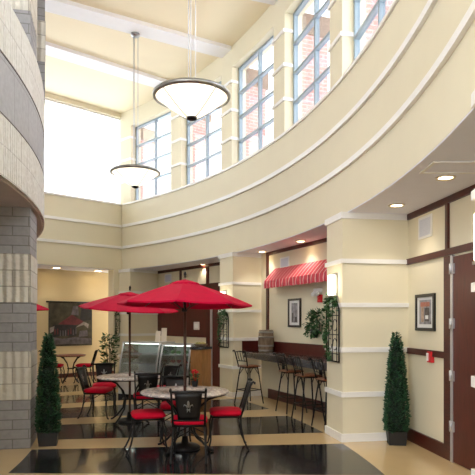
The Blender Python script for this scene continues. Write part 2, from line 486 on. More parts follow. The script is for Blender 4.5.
# service bay woodwork: clerestory frame, brown shutter panel and a door
ta = [WA.hit(x, 300)[0] for x in (156, 181, 208, 212, 219)]
wbars(WA, [(ta[0]-0.06,ta[0]+0.06,0,3.14),(ta[0],4.4,3.05,3.14),(ta[1]-0.04,ta[1]+0.04,2.62,3.05),(ta[2]-0.05,ta[2]+0.05,0,3.05),(ta[0],4.4,2.50,2.62)], 'dark wood framing around the service bay')
b = MB(); b.box(ta[0]+0.06, ta[2]-0.05, -0.02, 0, 1.22, 2.50)
struct(b.build('door_2', 'wood_door', tf=WA.mtx()), 'closed brown service shutter behind the display cases')
b = MB(); b.box(ta[2]+0.05, 4.4, -0.025, 0, 0.0, 2.50)
d3 = struct(b.build('door_3', 'wood_door', tf=WA.mtx()), 'brown door beside the service shutter')
b = MB(); b.box(ta[3]-0.03, ta[3]+0.06, -0.04, -0.02, 0.0, 2.45); b.build('edge_strip', 'steel', d3, tf=WA.mtx())

# back wall, its big window, the alcove beneath
WK = Wall((-3.3, 16.35), (0.738, 0.674))          # t runs to the right, so the wall lies at t < 0
LK = 6.2
b = MB(); b.box(-LK, 0.25, 0.0, 0.30, 3.14, 5.03); b.box(-LK, 0.25, 0.0, 0.30, 7.55, 7.68); b.box(0.0, 0.25, 0.0, 0.3, 5.03, 7.55)
struct(b.build('wall_back', 'cream', tf=WK.mtx()), 'cream back wall under the big bright window')
for z0 in (3.74, 4.36):
    wbars(WK, [(-LK, 0.0, z0, z0+0.075)], 'white moulding along back wall', 0.035, 'white')
wbars(WK, [(-LK, 0.0, 5.0, 5.045)], 'white sill under the back window', 0.03, 'white')
b = MB(); b.box(-LK, 0.0, 0.08, 0.15, 5.04, 5.08); b.box(-LK, 0.0, 0.08, 0.15, 7.51, 7.55); b.box(-0.04, 0.0, 0.08, 0.15, 5.04, 7.55)
wk = struct(b.build('window_10', 'white', tf=WK.mtx()), 'large bright window in the back wall')
b = MB(); b.box(-LK, -0.02, 0.11, 0.118, 5.06, 7.53); b.build('pane', 'glass', wk, tf=WK.mtx())
AD = 1.15
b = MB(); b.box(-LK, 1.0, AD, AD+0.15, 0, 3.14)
struct(b.build('wall_alcove', 'cream_shaded', tf=WK.mtx()), 'cream alcove wall, darkened for shade, with a painting')
b = MB(); b.box(-0.36, 0.3, 0.0, 0.3, 0, 3.14)
struct(b.build('wall_corner', 'cream', tf=WK.mtx()), 'cream corner pier beside the alcove')
b = MB(); b.box(-LK, 0.7, 0.02, AD+0.2, 3.132, 3.24)
struct(b.build('ceiling', 'soffit', tf=WK.mtx()), 'alcove soffit with two downlights')
b = MB(); b.box(-LK, 0.9, AD-0.02, AD, 0, 0.12)
struct(b.build('baseboard_alcove', 'wood_trim', tf=WK.mtx()))

# inner stone drum, its pillar and the floor it carries
b = MB()
b.arc(10.15, 10.5, A0, 58, 3.14, 3.78); b.arc(10.15, 10.5, A0, 58, 4.40, 5.03)
b.mi = 1; b.arc(10.15, 10.5, A0, 58, 3.78, 4.40)
b.mi = 2; b.arc(10.13, 10.506, A0, 58, 3.772, 3.782); b.arc(10.13, 10.508, A0, 58, 4.392, 4.406)
struct(b.build('wall_left', ['rough_band', 'grey_smooth', 'joint'], uv='arc'), 'curved stone balcony parapet at left')
b = MB(); b.arc(8.4, 10.46, A0, 58, 3.12, 3.30)
struct(b.build('ceiling', 'underside'), 'brown underside of the balcony')
b = MB(); b.arc(8.3, 8.45, A0, A1, 0, 7.68)
struct(b.build('wall_inner', 'soffit'), 'inner wall behind the balcony')
def stone_pillar(r0, r1, a0, a1, z0, z1, lab):
    b = MB(); z = z0; k = int(round(z0/0.63))
    while z < z1-0.01:
        ze = min(z1, (k+1)*0.63); b.mi = k % 2
        e = 0.008 if k % 2 else 0.0
        b.arc(r0-e, r1+e, a0-e*5, a1+e*5, z, ze, 1); z = ze; k += 1
    struct(b.build('wall_stone_pillar', ['grey_block', 'rough_block'], uv='arc'), lab)
stone_pillar(8.5, 10.42, 11.4, 15.2, 0.0, 3.12, 'stone block pillar carrying the balcony')
stone_pillar(10.08, 10.42, 11.4, 15.2, 3.3, 7.68, 'upper stone pier behind the parapet')
stone_pillar(8.6, 10.0, 10.2, 13.2, 3.3, 7.68, 'stone pier at the top left corner')
stone_pillar(9.85, 10.51, 19.4, 22.0, 5.04, 7.68, 'far stone pier beside the ceiling')
stone_pillar(8.5, 10.42, -8.0, -4.2, 0.0, 3.12, 'stone block pillar beside the camera')

# brick building outside
b = MB(); pa, pb = P(27, 44), P(27, 10)
WX = Wall((pa.x, pa.y), (pb.x-pa.x, pb.y-pa.y)); Lx = (pb-pa).length
b.box(0, Lx, 0, 6, 0, 8.6)
bld = thing('brick_building', 'pale pink brick building outside the tall curved windows', 'building', WX.pt(Lx/2, 0, 0), WX.rz)
b2 = b; b2.build('wall', 'brick', bld, uv='box', tf=Matrix.Translation((-Lx/2, 0, 0)))
b = MB(); b.box(-Lx/2-0.1, Lx/2+0.1, -0.15, 6.1, 8.6, 9.0); b.build('cornice', 'brown_cap', bld)

# ------------------------------------------------------------------ lamps
def pendant(r, a, z, label):
    p = P(r, a); o = thing('pendant_lamp', label, 'lamp', (p.x, p.y, z), 0, 'bowl pendants hung from the high ceiling')
    H = 7.68-z
    hit_beam = any(abs(a-g) < 1.3 for g in GRID)
    if hit_beam: H = 7.60-z
    m = MB(); m.lathe([(0,H),(0.09,H),(0.09,H-0.05),(0.0,H-0.06)], 20); m.build('ceiling_plate', 'metal', o)
    for k in range(3):
        q = 2*PI*k/3+0.4
        m = MB(); m.tube([(0.055*math.cos(q),0.055*math.sin(q),H-0.05),(0.055*math.cos(q),0.055*math.sin(q),-0.28)], 0.006, 6); m.build('rod', 'steel', o)
    m = MB()
    prof = [(0.49,0.0),(0.42,-0.056),(0.30,-0.148),(0.16,-0.245),(0.07,-0.292),(0.06,-0.287),(0.15,-0.235),(0.29,-0.138),(0.41,-0.046),(0.48,0.0),(0.49,0.0)]
    m.lathe(prof, 40); m.build('bowl', 'bowl', o)
    m = MB(); m.lathe([(0.48,-0.03),(0.515,-0.025),(0.52,0.01),(0.50,0.03),(0.48,0.02),(0.48,-0.03)], 48); m.build('rim', 'metal', o)
    m = MB(); m.lathe([(0,-0.278),(0.075,-0.282),(0.065,-0.315),(0.03,-0.33),(0,-0.335)], 20); m.build('finial', 'iron', o)
    for k in range(4):
        q = PI/4+PI/2*k
        m = MB(); m.tube([(rr*math.cos(q), rr*math.sin(q), zz-0.008) for rr, zz in ((0.485,-0.005),(0.42,-0.058),(0.30,-0.150),(0.16,-0.248),(0.07,-0.294))], 0.006, 5); m.build('strap', 'metal', o)
    return o
pendant(12.5, 10.6, 4.665, 'nearer and larger white bowl pendant lamp with metal rim')
pendant(12.54, 30.7, 4.73, 'farther smaller white bowl pendant lamp before back window')
pendant(12.45, -8.6, 4.60, 'white bowl pendant lamp above and behind the viewer')

def spot(p, power, size=1.9, col=(1.0,0.92,0.80), blend=0.6, r=0.06):
    l = bpy.data.lights.new('spot', 'SPOT'); l.energy = power; l.spot_size = size; l.spot_blend = blend; l.color = col; l.shadow_soft_size = r
    o = bpy.data.objects.new('spot_light', l); COL.objects.link(o); o.location = p
DL = [((2.14,5.76),'downlight nearest the access panel in right soffit',9),((2.03,7.14),'downlight in soffit before the right cream pillar',9),
      ((1.17,10.36),'right downlight above the striped awning',7),((0.52,11.9),'left downlight above the striped awning',7),
      ((-5.04,15.6),'left downlight above the big painting',4),((-4.12,16.55),'right downlight above the big painting',4),
      ((-0.9,14.6),'added downlight in soffit above the service bay',8)]  # last entry is an extra lamp added to light the service bay
for (x, y), lab, pw in DL:
    o = thing('downlight', lab, 'ceiling light', (x, y, 3.128 if y < 14.7 else 3.132))
    if y > 15: o.scale = (1.5, 1.5, 1.0)
    m = MB(); m.lathe([(0.075,-0.001),(0.105,-0.001),(0.10,-0.014),(0.075,-0.012),(0.07,-0.004)], 24); m.build('trim_ring', 'lamp_trim', o)
    m = MB(); m.lathe([(0,-0.005),(0.074,-0.005)], 24); m.build('lens', 'lamp_disc', o)
    spot((x, y, 3.10), pw)

def sconce(W, px, label):
    t = W.hit(px, 290)[0]; p = W.pt(t, 2.01)
    o = thing('wall_sconce', label, 'lamp', p, W.rz, 'glowing box sconces on the pillars')
    m = MB(); m.box(-0.08, 0.08, -0.02, -0.001, -0.03, 0.31); m.build('back_plate', 'metal', o)
    m = MB(); m.rbox(0, -0.06, 0.0, 0.13, 0.075, 0.29, 0.02); m.build('shade', 'sconce_glow', o)
    m = MB(); m.box(-0.07, 0.07, -0.10, -0.015, -0.02, 0.0); m.build('bottom_cap', 'metal', o)
    l = bpy.data.lights.new('sconce', 'POINT'); l.energy = 1.3; l.color = (1.0,0.86,0.62); l.shadow_soft_size = 0.08
    lo = bpy.data.objects.new('sconce_light', l); COL.objects.link(lo); lo.location = W.pt(t, 2.16, 0.2)
def face_wall(a0, a1):
    pa, pb = P(14.54, a1), P(14.54, a0); return Wall((pa.x, pa.y), (pb.x-pa.x, pb.y-pa.y))
FBC = face_wall(9.67, 12.1); FAB = face_wall(28.3, 30.7); FCD = face_wall(-8.9, -6.1)
sconce(FBC, 335.5, 'white glowing wall sconce on the big right cream pillar')
sconce(FAB, 225, 'wall sconce on the far cream pillar behind red umbrella')
sconce(FCD, 493, 'bright wall sconce cut by the right edge of view')

# ------------------------------------------------------------------ wall-mounted things
def picture(W, x0, x1, y0, y1, label, prints):
    t0, z1 = W.hit(x0, y0); t1, _ = W.hit(x1, y0); _, z0 = W.hit(x0, y1)
    w, h = t1-t0, z1-z0
    o = thing('framed_picture', label, 'picture', W.pt((t0+t1)/2, z0), W.rz)
    fw = min(0.04, w*0.1); m = MB()
    m.box(-w/2, w/2, -0.03, -0.001, 0, fw); m.box(-w/2, w/2, -0.03, -0.001, h-fw, h); m.box(-w/2, -w/2+fw, -0.03, -0.001, fw, h-fw); m.box(w/2-fw, w/2, -0.03, -0.001, fw, h-fw)
    m.build('frame', 'black_frame', o)
    m = MB(); m.box(-w/2+fw, w/2-fw, -0.014, -0.002, fw, h-fw); m.build('mount', 'mat_board', o)
    m = MB()
    mats = []
    for k, (u0, u1, v0, v1, mm) in enumerate(prints):
        if mm not in mats: mats.append(mm)
        m.mi = mats.index(mm); dd = 0.016+0.0006*k
        m.box(-w/2+u0*w, -w/2+u1*w, -dd, -0.0141, v0*h, v1*h)
    m.build('print', mats, o)
picture(WC, 417, 436, 295, 330.5, 'framed street print on panel beside the right door',
        [(0.2,0.82,0.18,0.84,'print_grey'),(0.26,0.74,0.66,0.78,'print_red'),(0.3,0.44,0.24,0.66,'print_pink'),(0.48,0.72,0.26,0.62,'print_dark'),(0.52,0.68,0.32,0.42,'mat_board')])
picture(WB, 289, 301.5, 299, 327, 'narrow framed grey print on wall above the bar',
        [(0.26,0.74,0.16,0.84,'print_grey'),(0.3,0.42,0.18,0.5,'print_dark'),(0.52,0.7,0.18,0.36,'print_dark')])

def vent(W, x0, x1, y0, y1, label):
    t0, z1 = W.hit(x0, y0); t1, z1b = W.hit(x1, y0); _, z0 = W.hit((x0+x1)/2, y1); z1 = W.hit((x0+x1)/2, y0)[1]
    w, h = t1-t0, z1-z0
    o = thing('wall_vent', label, 'vent', W.pt((t0+t1)/2, z0), W.rz)
    m = MB(); m.box(-w/2, w/2, -0.012, -0.001, 0, 0.03); m.box(-w/2, w/2, -0.012, -0.001, h-0.03, h); m.box(-w/2, -w/2+0.03, -0.012, -0.001, 0.03, h-0.03); m.box(w/2-0.03, w/2, -0.012, -0.001, 0.03, h-0.03)
    m.build('frame', 'plastic', o)
    m = MB(); m.box(-w/2+0.03, w/2-0.03, -0.004, -0.001, 0.03, h-0.03); m.mi = 1
    n = 9
    for k in range(n):
        z = 0.03+(h-0.06)*(k+0.5)/n; m.box(-w/2+0.03, w/2-0.03, -0.010, -0.003, z-0.011, z+0.011)
    m.build('louvres', ['vent_dark', 'vent'], o)
vent(WC, 419, 432.5, 216, 238, 'grey louvred vent high beside the right door')
vent(WB, 280.5, 289.5, 257, 268, 'grey louvred vent above the striped awning')
vent(WA, 165, 171.6, 274, 282.5, 'small grey vent above the service shutter')

def alarm(W, px, py, label, strobe=True):
    t, z = W.hit(px, py)
    o = thing('fire_alarm', label, 'fire alarm', W.pt(t, z-0.07), W.rz)
    m = MB(); m.box(-0.06, 0.06, -0.045, -0.001, 0, 0.14); m.build('housing', 'alarm', o, bevel=0.006)
    if strobe: m = MB(); m.box(-0.05, -0.012, -0.058, -0.045, 0.02, 0.12); m.build('strobe', 'plastic', o)
    else: m = MB(); m.lathe([(0,0),(0.035,0),(0.03,0.015),(0,0.018)], 14, (0,0,0)); m.build('sounder', 'alarm', o, tf=Matrix.Translation((0,-0.045,0.07)) @ Matrix.Rotation(PI/2, 4, 'X'))
alarm(WC, 432.3, 357, 'red fire alarm strobe on panel beside right door')
alarm(WB, 321, 298.5, 'red fire alarm on bar wall beneath awning', False)
# emergency light
t, z = WB.hit(319, 289)
o = thing('emergency_light', 'white twin emergency light just below the striped awning', 'emergency light', WB.pt(t, z-0.04), WB.rz)
m = MB(); m.box(-0.12, 0.12, -0.05, -0.001, -0.03, 0.05); m.build('housing', 'plastic', o, bevel=0.008)
for sx in (-0.07, 0.07):
    m = MB(); m.lathe([(0,0),(0.04,0.0),(0.045,0.03),(0.02,0.05),(0,0.05)], 14); m.build('lamp_head', 'plastic', o, tf=Matrix.Translation((sx,-0.065,-0.06)) @ Matrix.Rotation(PI/2.6, 4, 'X'))
# pale plate on the service shutter
t, z = WA.hit(197.5, 326)
o = thing('wall_plate', 'small pale square plate on the brown service shutter', 'sign', WA.pt(t, z-0.1, 0.02), WA.rz)
m = MB(); m.box(-0.13, 0.13, -0.02, -0.001, 0, 0.21); m.build('frame', 'lit_plate', o, bevel=0.004)
m = MB(); m.box(-0.075, 0.075, -0.026, -0.02, 0.05, 0.16); m.build('panel', 'plastic', o)
# light switch on the pillar's inner face
RBC = Wall((P(14.5,12.1).x, P(14.5,12.1).y), (1,0))
# access panel in the soffit
o = thing('access_panel', 'square white access panel in soffit near right downlight', 'ceiling panel', (2.15,5.38,3.128))
m = MB(); m.box(-0.34,0.34,-0.2,-0.17,-0.012,-0.001); m.box(-0.34,0.34,0.17,0.2,-0.012,-0.001); m.box(-0.34,-0.31,-0.17,0.17,-0.012,-0.001); m.box(0.31,0.34,-0.17,0.17,-0.012,-0.001); m.build('frame', 'white', o)
m = MB(); m.box(-0.31,0.31,-0.17,0.17,-0.006,-0.001); m.build('panel', 'soffit', o)

# big painting in the alcove
WP = Wall(tuple(WK.pt(0, 0, -AD).xy), WK.d)
t0, z1 = WP.hit(48.5, 302); t1, _ = WP.hit(91.5, 302); _, z0 = WP.hit(48.5, 346.5)
w, h = t1-t0, z1-z0
o = thing('painting', 'large dark painting of a red parasol terrace on alcove wall', 'painting', WP.pt((t0+t1)/2, z0), WP.rz)
m = MB(); m.box(-w/2, w/2, -0.035, -0.002, 0, h)
def sh(poly, mi, d):
    m.mi = mi; m.plate([(-w/2+u*w, v*h) for u, v in poly], -0.036-d, -0.0351)
sh([(0.02,0.04),(0.98,0.04),(0.98,0.16),(0.6,0.2),(0.3,0.17),(0.02,0.22)], 4, 0.001)
sh([(0.05,0.2),(0.3,0.24),(0.62,0.22),(0.62,0.5),(0.08,0.48)], 1, 0.0015)
sh([(0.2,0.5),(0.52,0.72),(0.86,0.52),(0.6,0.48)], 2, 0.002)
sh([(0.5,0.72),(0.55,0.92),(0.66,0.92),(0.68,0.7)], 4, 0.002)
sh([(0.6,0.42),(0.8,0.56),(0.92,0.5),(0.9,0.4),(0.8,0.48)], 3, 0.0025)
sh([(0.7,0.56),(0.98,0.6),(0.98,0.98),(0.76,0.98)], 1, 0.0012)
sh([(0.02,0.3),(0.1,0.34),(0.12,0.46),(0.02,0.42)], 3, 0.0025)
sh([(0.68,0.2),(0.9,0.22),(0.88,0.36),(0.7,0.34)], 4, 0.0025)
for k in range(9):
    u = 0.12+0.06*k; v = 0.22+0.12*random.random()
    sh([(u,v),(u+0.025,v),(u+0.025,v+0.12),(u,v+0.14)], random.choice((2,3,4)), 0.003)
m.build('canvas', ['paint_bg','paint_dark','paint_red','paint_light','paint_mid'], o)
m = MB(); m.tube([(-w/2-0.08,-0.03,h+0.01),(w/2+0.08,-0.03,h+0.01)], 0.022, 8); m.build('hanging_rod', 'iron', o)

# ------------------------------------------------------------------ plants
def foliage_cloud(m, n, fn, L, W):
    for _ in range(n):
        p, out = fn()
        d = (out+Vector((random.uniform(-.6,.6), random.uniform(-.6,.6), random.uniform(-.5,.5)))).normalized()
        m.leaf(p, d, Vector((random.uniform(-1,1), random.uniform(-1,1), 1)), L*random.uniform(.7,1.3), W*random.uniform(.7,1.3))
def topiary(loc, rz, label, R, H, pw):
    o = thing('topiary_tree', label, 'plant', loc, rz, 'cone shaped topiaries in black planters')
    m = MB()
    q = pw/2; hp = 0.18
    a = [m.bm.verts.new((x*q*0.86, y*q*0.86, 0)) for x, y in ((1,1),(-1,1),(-1,-1),(1,-1))]
    b = [m.bm.verts.new((x*q, y*q, hp)) for x, y in ((1,1),(-1,1),(-1,-1),(1,-1))]
    cc = [m.bm.verts.new((x*(q-0.02), y*(q-0.02), hp)) for x, y in ((1,1),(-1,1),(-1,-1),(1,-1))]
    e = [m.bm.verts.new((x*(q-0.02), y*(q-0.02), hp-0.03)) for x, y in ((1,1),(-1,1),(-1,-1),(1,-1))]
    m.face(a[::-1]); m.face(e)
    for r0, r1 in ((a,b),(b,cc),(cc,e)):
        for i in range(4): m.face([r0[i], r0[(i+1)%4], r1[(i+1)%4], r1[i]])
    m.build('planter', 'pot', o)
    m = MB(); m.tube([(0,0,hp-0.03),(0,0,0.35)], 0.02, 8); m.build('trunk', 'bronze', o)
    def rp(z): 
        u = (z-0.17)/(H-0.17)
        return R*(min(1, 0.82+u*1.6) if u < 0.12 else 1.0)*(1-u)**0.52*0.97+0.006
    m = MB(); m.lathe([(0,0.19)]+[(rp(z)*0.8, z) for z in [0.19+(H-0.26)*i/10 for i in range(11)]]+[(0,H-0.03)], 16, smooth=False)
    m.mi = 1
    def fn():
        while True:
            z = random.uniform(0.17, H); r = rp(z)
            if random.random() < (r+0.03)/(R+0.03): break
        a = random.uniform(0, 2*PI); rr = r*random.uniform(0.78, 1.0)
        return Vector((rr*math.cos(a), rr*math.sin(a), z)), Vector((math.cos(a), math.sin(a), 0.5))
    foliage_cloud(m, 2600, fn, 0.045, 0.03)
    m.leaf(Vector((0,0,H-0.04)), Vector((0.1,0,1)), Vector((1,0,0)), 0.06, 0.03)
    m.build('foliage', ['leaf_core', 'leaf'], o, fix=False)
topiary((-2.525, 7.475, 0), rad(13), 'cone topiary in black planter beside the stone pillar', 0.155, 1.47, 0.26)
topiary((2.135, 7.52, 0), rad(-7), 'cone topiary in black planter between right pillar and door', 0.162, 1.49, 0.25)

def trellis(W, x0, x1, y0, y1, label, dens, seed):
    random.seed(seed)
    t0, _ = W.hit(x0, y0); t1, _ = W.hit(x1, y0); xm = (x0+x1)/2
    tm, z1 = W.hit(xm, y0); _, z0 = W.hit(xm, y1)
    w, h = t1-t0, z1-z0
    o = thing('iron_trellis', label, 'wall ornament', W.pt((t0+t1)/2, z0), W.rz, 'arched iron wall trellises twined with ivy')
    y = -0.03; m = MB(); hw = w/2
    arch = [(-hw, y, 0)]+[(-hw*math.cos(PI*i/12), y, h-hw*0.9+hw*0.9*math.sin(PI*i/12)) for i in range(13)]+[(hw, y, 0)]
    m.tube(arch, 0.011, 6); m.tube([(-hw,y,0),(hw,y,0)], 0.011, 6)
    m.build('arched_frame', 'iron', o)
    for u in (-0.33, 0, 0.33):
        b = MB(); b.tube([(u*w,y,0),(u*w,y,h-hw*0.9+hw*0.9*math.sqrt(max(0,1-(2*u)**2)))], 0.006, 5); b.build('bar', 'iron', o)
    for v in (0.12, 0.42, 0.72):
        b = MB(); b.tube([(-hw,y,v*h),(hw,y,v*h)], 0.006, 5); b.build('cross_bar', 'iron', o)
    for v in (0.27, 0.57):
        b = MB()
        for sx in (-1, 1):
            b.tube([(sx*(0.02+0.16*w*(1-math.cos(a))), y-0.003, v*h+0.09*h*math.sin(a)*sx) for a in [2*PI*i/12 for i in range(11)]], 0.006, 5)
        b.build('scroll', 'iron', o)
    m = MB()
    def fn():
        u = random.random()
        if u < 0.45:
            a = random.uniform(0.1, PI-0.4); p = Vector((-hw*0.9*math.cos(a), y, h-hw*0.9+hw*0.9*math.sin(a)))
        else:
            v = random.random()**0.8; p = Vector((-hw*0.55+0.45*hw*math.sin(v*7), y, h*(1-0.95*v)))
        p += Vector((random.gauss(0,.025*w/0.4), random.uniform(-0.02,0.012), random.gauss(0,.05)))
        p.z = max(0.02, p.z); return p, Vector((random.uniform(-1,1), -1.2, random.uniform(-0.8,0.5)))
    foliage_cloud(m, dens, fn, 0.055, 0.045); m.build('ivy', 'leaf_ivy', o, fix=False)
trellis(FBC, 328.5, 341, 298, 361, 'ivy twined iron trellis on the big right cream pillar', 330, 3)
trellis(FAB, 220, 229.5, 311, 347, 'ivy twined iron trellis on far pillar behind umbrella', 230, 4)
trellis(WK, 114.8, 123, 311, 341, 'ivy twined iron trellis on corner pier above display case', 90, 5)

# bushy plant on the bar's wall
random.seed(11)
t, z = WB.hit(320, 326)
o = thing('hanging_plant', 'bushy green plant hanging on wall above the bar', 'plant', WB.pt(t, 1.3), WB.rz)
m = MB(); m.lathe([(0,0.06),(0.05,0.06),(0.09,0.2),(0.095,0.2),(0.05,0.05),(0,0.05)], 14, (0,-0.11,0)); m.build('basket', 'iron', o)
m = MB(); m.tube([(0,-0.015,0.12),(0,-0.015,0.3)], 0.008, 6); m.build('bracket', 'iron', o)
m = MB()
def fn():
    a = random.uniform(0, 2*PI); u = random.random()**0.5; v = random.uniform(-1, 1)
    p = Vector((0.20*u*math.cos(a), -0.13+0.10*u*v, 0.31+0.23*u*math.sin(a)))
    p.x += 0.35*(p.z-0.3)+0.02
    return p, Vector((math.cos(a), -0.4, math.sin(a)*0.6-0.2))
foliage_cloud(m, 420, fn, 0.07, 0.045); m.build('foliage', 'leaf_ivy', o, fix=False)
# leafy plant left of the display case
random.seed(12)
o = thing('potted_plant', 'tall leafy potted plant left of the glass case', 'plant', (-3.52, 15.35, 0))
m = MB(); m.lathe([(0,0),(0.12,0),(0.16,0.28),(0.14,0.28),(0.13,0.24),(0,0.24)], 18); m.build('pot', 'terracotta', o)
for k in range(5):
    m = MB(); a = 2*PI*k/5; m.tube([(0.03*math.cos(a),0.03*math.sin(a),0.24),(0.08*math.cos(a),0.08*math.sin(a),0.8),(0.14*math.cos(a),0.14*math.sin(a),1.15)], 0.008, 5); m.build('stem', 'leaf_core', o)
m = MB()
def fn():
    a = random.uniform(0, 2*PI); z = random.uniform(0.35, 1.28); r = (0.07+0.13*math.sin((z-0.3)*2.6))*random.random()**0.5
    return Vector((r*math.cos(a), r*math.sin(a), z)), Vector((math.cos(a), math.sin(a), 0.2))
foliage_cloud(m, 260, fn, 0.12, 0.06); m.build('foliage', 'leaf_ivy', o, fix=False)

# ------------------------------------------------------------------ bar counter, barrel, awning, stools
HB = 1.0
ca, cb = P(14.72, 28.0), P(14.72, 12.4)
o = thing('bar_counter', 'long dark granite bar counter along the awning wall', 'counter', WB.pt(1.9), WB.rz)
inv = (Matrix.Translation(WB.pt(1.9)) @ Matrix.Rotation(WB.rz, 4, 'Z')).inverted()
def loc2(v): q = inv @ Vector((v.x, v.y, 0)); return (q.x, q.y)
fl, frr = loc2(ca), loc2(cb)
bl, brt = loc2(P(15.3, 28.0)), loc2(P(15.6, 12.4))
bl = (bl[0], -0.012); brt = (brt[0], -0.012)
m = MB(); m.prism([fl, frr, brt, bl], HB-0.05, HB); m.build('worktop', 'counter', o, bevel=0.008)
m = MB(); m.prism([(fl[0]+0.03, fl[1]+0.03), (frr[0], frr[1]+0.03), (frr[0], frr[1]+0.055), (fl[0]+0.03, fl[1]+0.055)], HB-0.13, HB-0.05); m.build('apron', 'counter', o)
m = MB(); m.box(bl[0]+0.005, brt[0]-0.005, -0.035, -0.004, HB, HB+0.22); m.build('backsplash', 'wood_door', o)
m = MB(); dv = Vector((bl[0]-fl[0], bl[1]-fl[1])).normalized(); nv = Vector((dv.y, -dv.x)) * 0.025
m.prism([fl, (fl[0]+nv.x, fl[1]+nv.y), (bl[0]+nv.x, bl[1]+nv.y), bl], HB, HB+0.22); m.build('side_splash', 'wood_door', o)
for u in (0.25, 0.6, 0.93):
    x = fl[0]+(frr[0]-fl[0])*u
    m = MB(); m.prism([(x-0.02,-0.005),(x+0.02,-0.005),(x+0.02,-0.3),(x-0.02,-0.3)], HB-0.12, HB-0.05); m.plate([(x-0.02,HB-0.4),(x+0.02,HB-0.4),(x+0.02,HB-0.1),(x-0.02,HB-0.1)], -0.05, -0.004); m.build('bracket', 'iron', o)
# barrel
bt = WB.hit(266, 340)[0]
bp = WB.pt(0.34, HB, 0.21)
o = thing('barrel', 'small weathered wooden barrel standing on the bar', 'barrel', bp, 0)
RB = 0.165; HBr = 0.46
def br(z): return RB*(0.88+0.12*math.sin(PI*z/HBr))
m = MB(); m.lathe([(0,0.0),(br(0),0)]+[(br(HBr*i/10), HBr*i/10) for i in range(1,11)]+[(br(HBr)-0.02,HBr),(br(HBr)-0.02,HBr-0.02),(0,HBr-0.02)], 20, smooth=False); m.build('staves', 'wood_barrel', o)
for z in (0.02, 0.12, 0.30, 0.40):
    m = MB(); m.lathe([(br(z)-0.004,z),(br(z)+0.005,z),(br(z+0.035)+0.005,z+0.035),(br(z+0.035)-0.004,z+0.035)], 24); m.build('hoop', 'hoop', o)
# awning
t0 = 0.34; t1 = 3.9
o = thing('awning', 'red and white striped fabric awning over the bar', 'awning', WB.pt((t0+t1)/2, 2.32), WB.rz)
hw = (t1-t0)/2; pr = 0.26
m = MB(); n = 60
rows = []
for i in range(n+1):
    x = -hw+2*hw*i/n; wv = 0.012*math.sin(i*1.3)
    rows.append([m.bm.verts.new(q) for q in ((x,-0.006,0.43),(x,-pr*0.5,0.31+wv*0.3),(x,-pr,0.16),(x,-pr-0.01+wv,0.08),(x,-pr-0.005+wv,0.0+(0.012 if i%2 else 0)))])
for a, b in zip(rows, rows[1:]):
    for k in range(4): m.face([a[k], b[k], b[k+1], a[k+1]])
for r in (rows[0], rows[-1]):
    xx = r[0].co.x; q = m.bm.verts.new((xx,-0.006,0.16)); m.face([r[0], r[1], r[2], q])
ob = m.build('canopy', 'awning', o); sd = ob.modifiers.new('Solidify', 'SOLIDIFY'); sd.thickness = 0.006
for x in (-hw+0.03, 0, hw-0.03):
    m = MB(); m.tube([(x,-0.012,0.40),(x,-pr+0.015,0.15),(x,-0.012,0.15)], 0.008, 5); m.build('rod', 'iron', o)

def make_stool(label, loc, rz):
    o = thing('bar_stool', label, 'bar stool', loc, rz, 'iron bar stools at the bar')
    m = MB(); m.rbox(0, 0, 0.735, 0.36, 0.36, 0.035, 0.05); m.build('seat', 'wood_seat', o)
    m = MB(); m.tube([(0.15*math.cos(2*PI*i/16), 0.15*math.sin(2*PI*i/16), 0.725) for i in range(16)], 0.011, 6, True); m.build('seat_ring', 'iron', o)
    for sx in (-1, 1):
        for sy in (-1, 1):
            m = MB(); m.tube([(sx*0.12, sy*0.12, 0.735),(sx*0.15, sy*0.15, 0.5),(sx*0.175, sy*0.175, 0.25),(sx*0.205, sy*0.205, 0.006)], 0.0125, 6); m.build('leg', 'iron', o)
    m = MB(); m.tube([(sx*0.172, sy*0.172, 0.28) for sx, sy in ((1,1),(-1,1),(-1,-1),(1,-1))], 0.010, 6, True); m.build('foot_rail', 'iron', o)
    for sx in (-1, 1):
        for sy in (-1, 1):
            m = MB(); m.tube([(sx*0.14, sy*0.14, 0.58),(sx*0.07, sy*0.13, 0.66),(sx*0.02, sy*0.12, 0.725)], 0.007, 5); m.build('brace', 'iron', o)
    for sx in (-1, 1):
        m = MB(); m.tube([(sx*0.14,-0.15,0.73),(sx*0.155,-0.185,0.88),(sx*0.165,-0.225,1.03),(sx*0.168,-0.25,1.07),(sx*0.168,-0.275,1.06),(sx*0.168,-0.27,1.04)], 0.0125, 6); m.build('back_post', 'iron', o)
    m = MB()
    m.tube([(-0.164,-0.225,1.03),(0,-0.24,1.055),(0.164,-0.225,1.03)], 0.011, 6)
    m.build('top_rail', 'iron', o)
    m = MB(); m.tube([(-0.15,-0.18,0.86),(0.15,-0.18,0.86)], 0.008, 6)
    m.build('lower_rail', 'iron', o)
    for x in (-0.075, 0, 0.075):
        m = MB(); m.tube([(x,-0.18,0.86),(x*1.1,-0.21,0.95),(x,-0.235,1.05)], 0.007, 5); m.build('spindle', 'iron', o)
    return o
srz = math.atan2(0.407, 0.913)-PI/2
st = make_stool('bar stool farthest from viewer at left end of bar', (0.23, 11.2, 0), srz+0.25)
copy_tree(st, (0.97, 10.12, 0), srz, 'second bar stool from left, tucked under bar')
copy_tree(st, (1.17, 9.30, 0), srz-0.1, 'third bar stool from left, in middle of near pair')
copy_tree(st, (1.43, 8.68, 0), srz-0.05, 'nearest bar stool, half hidden behind the cream pillar')

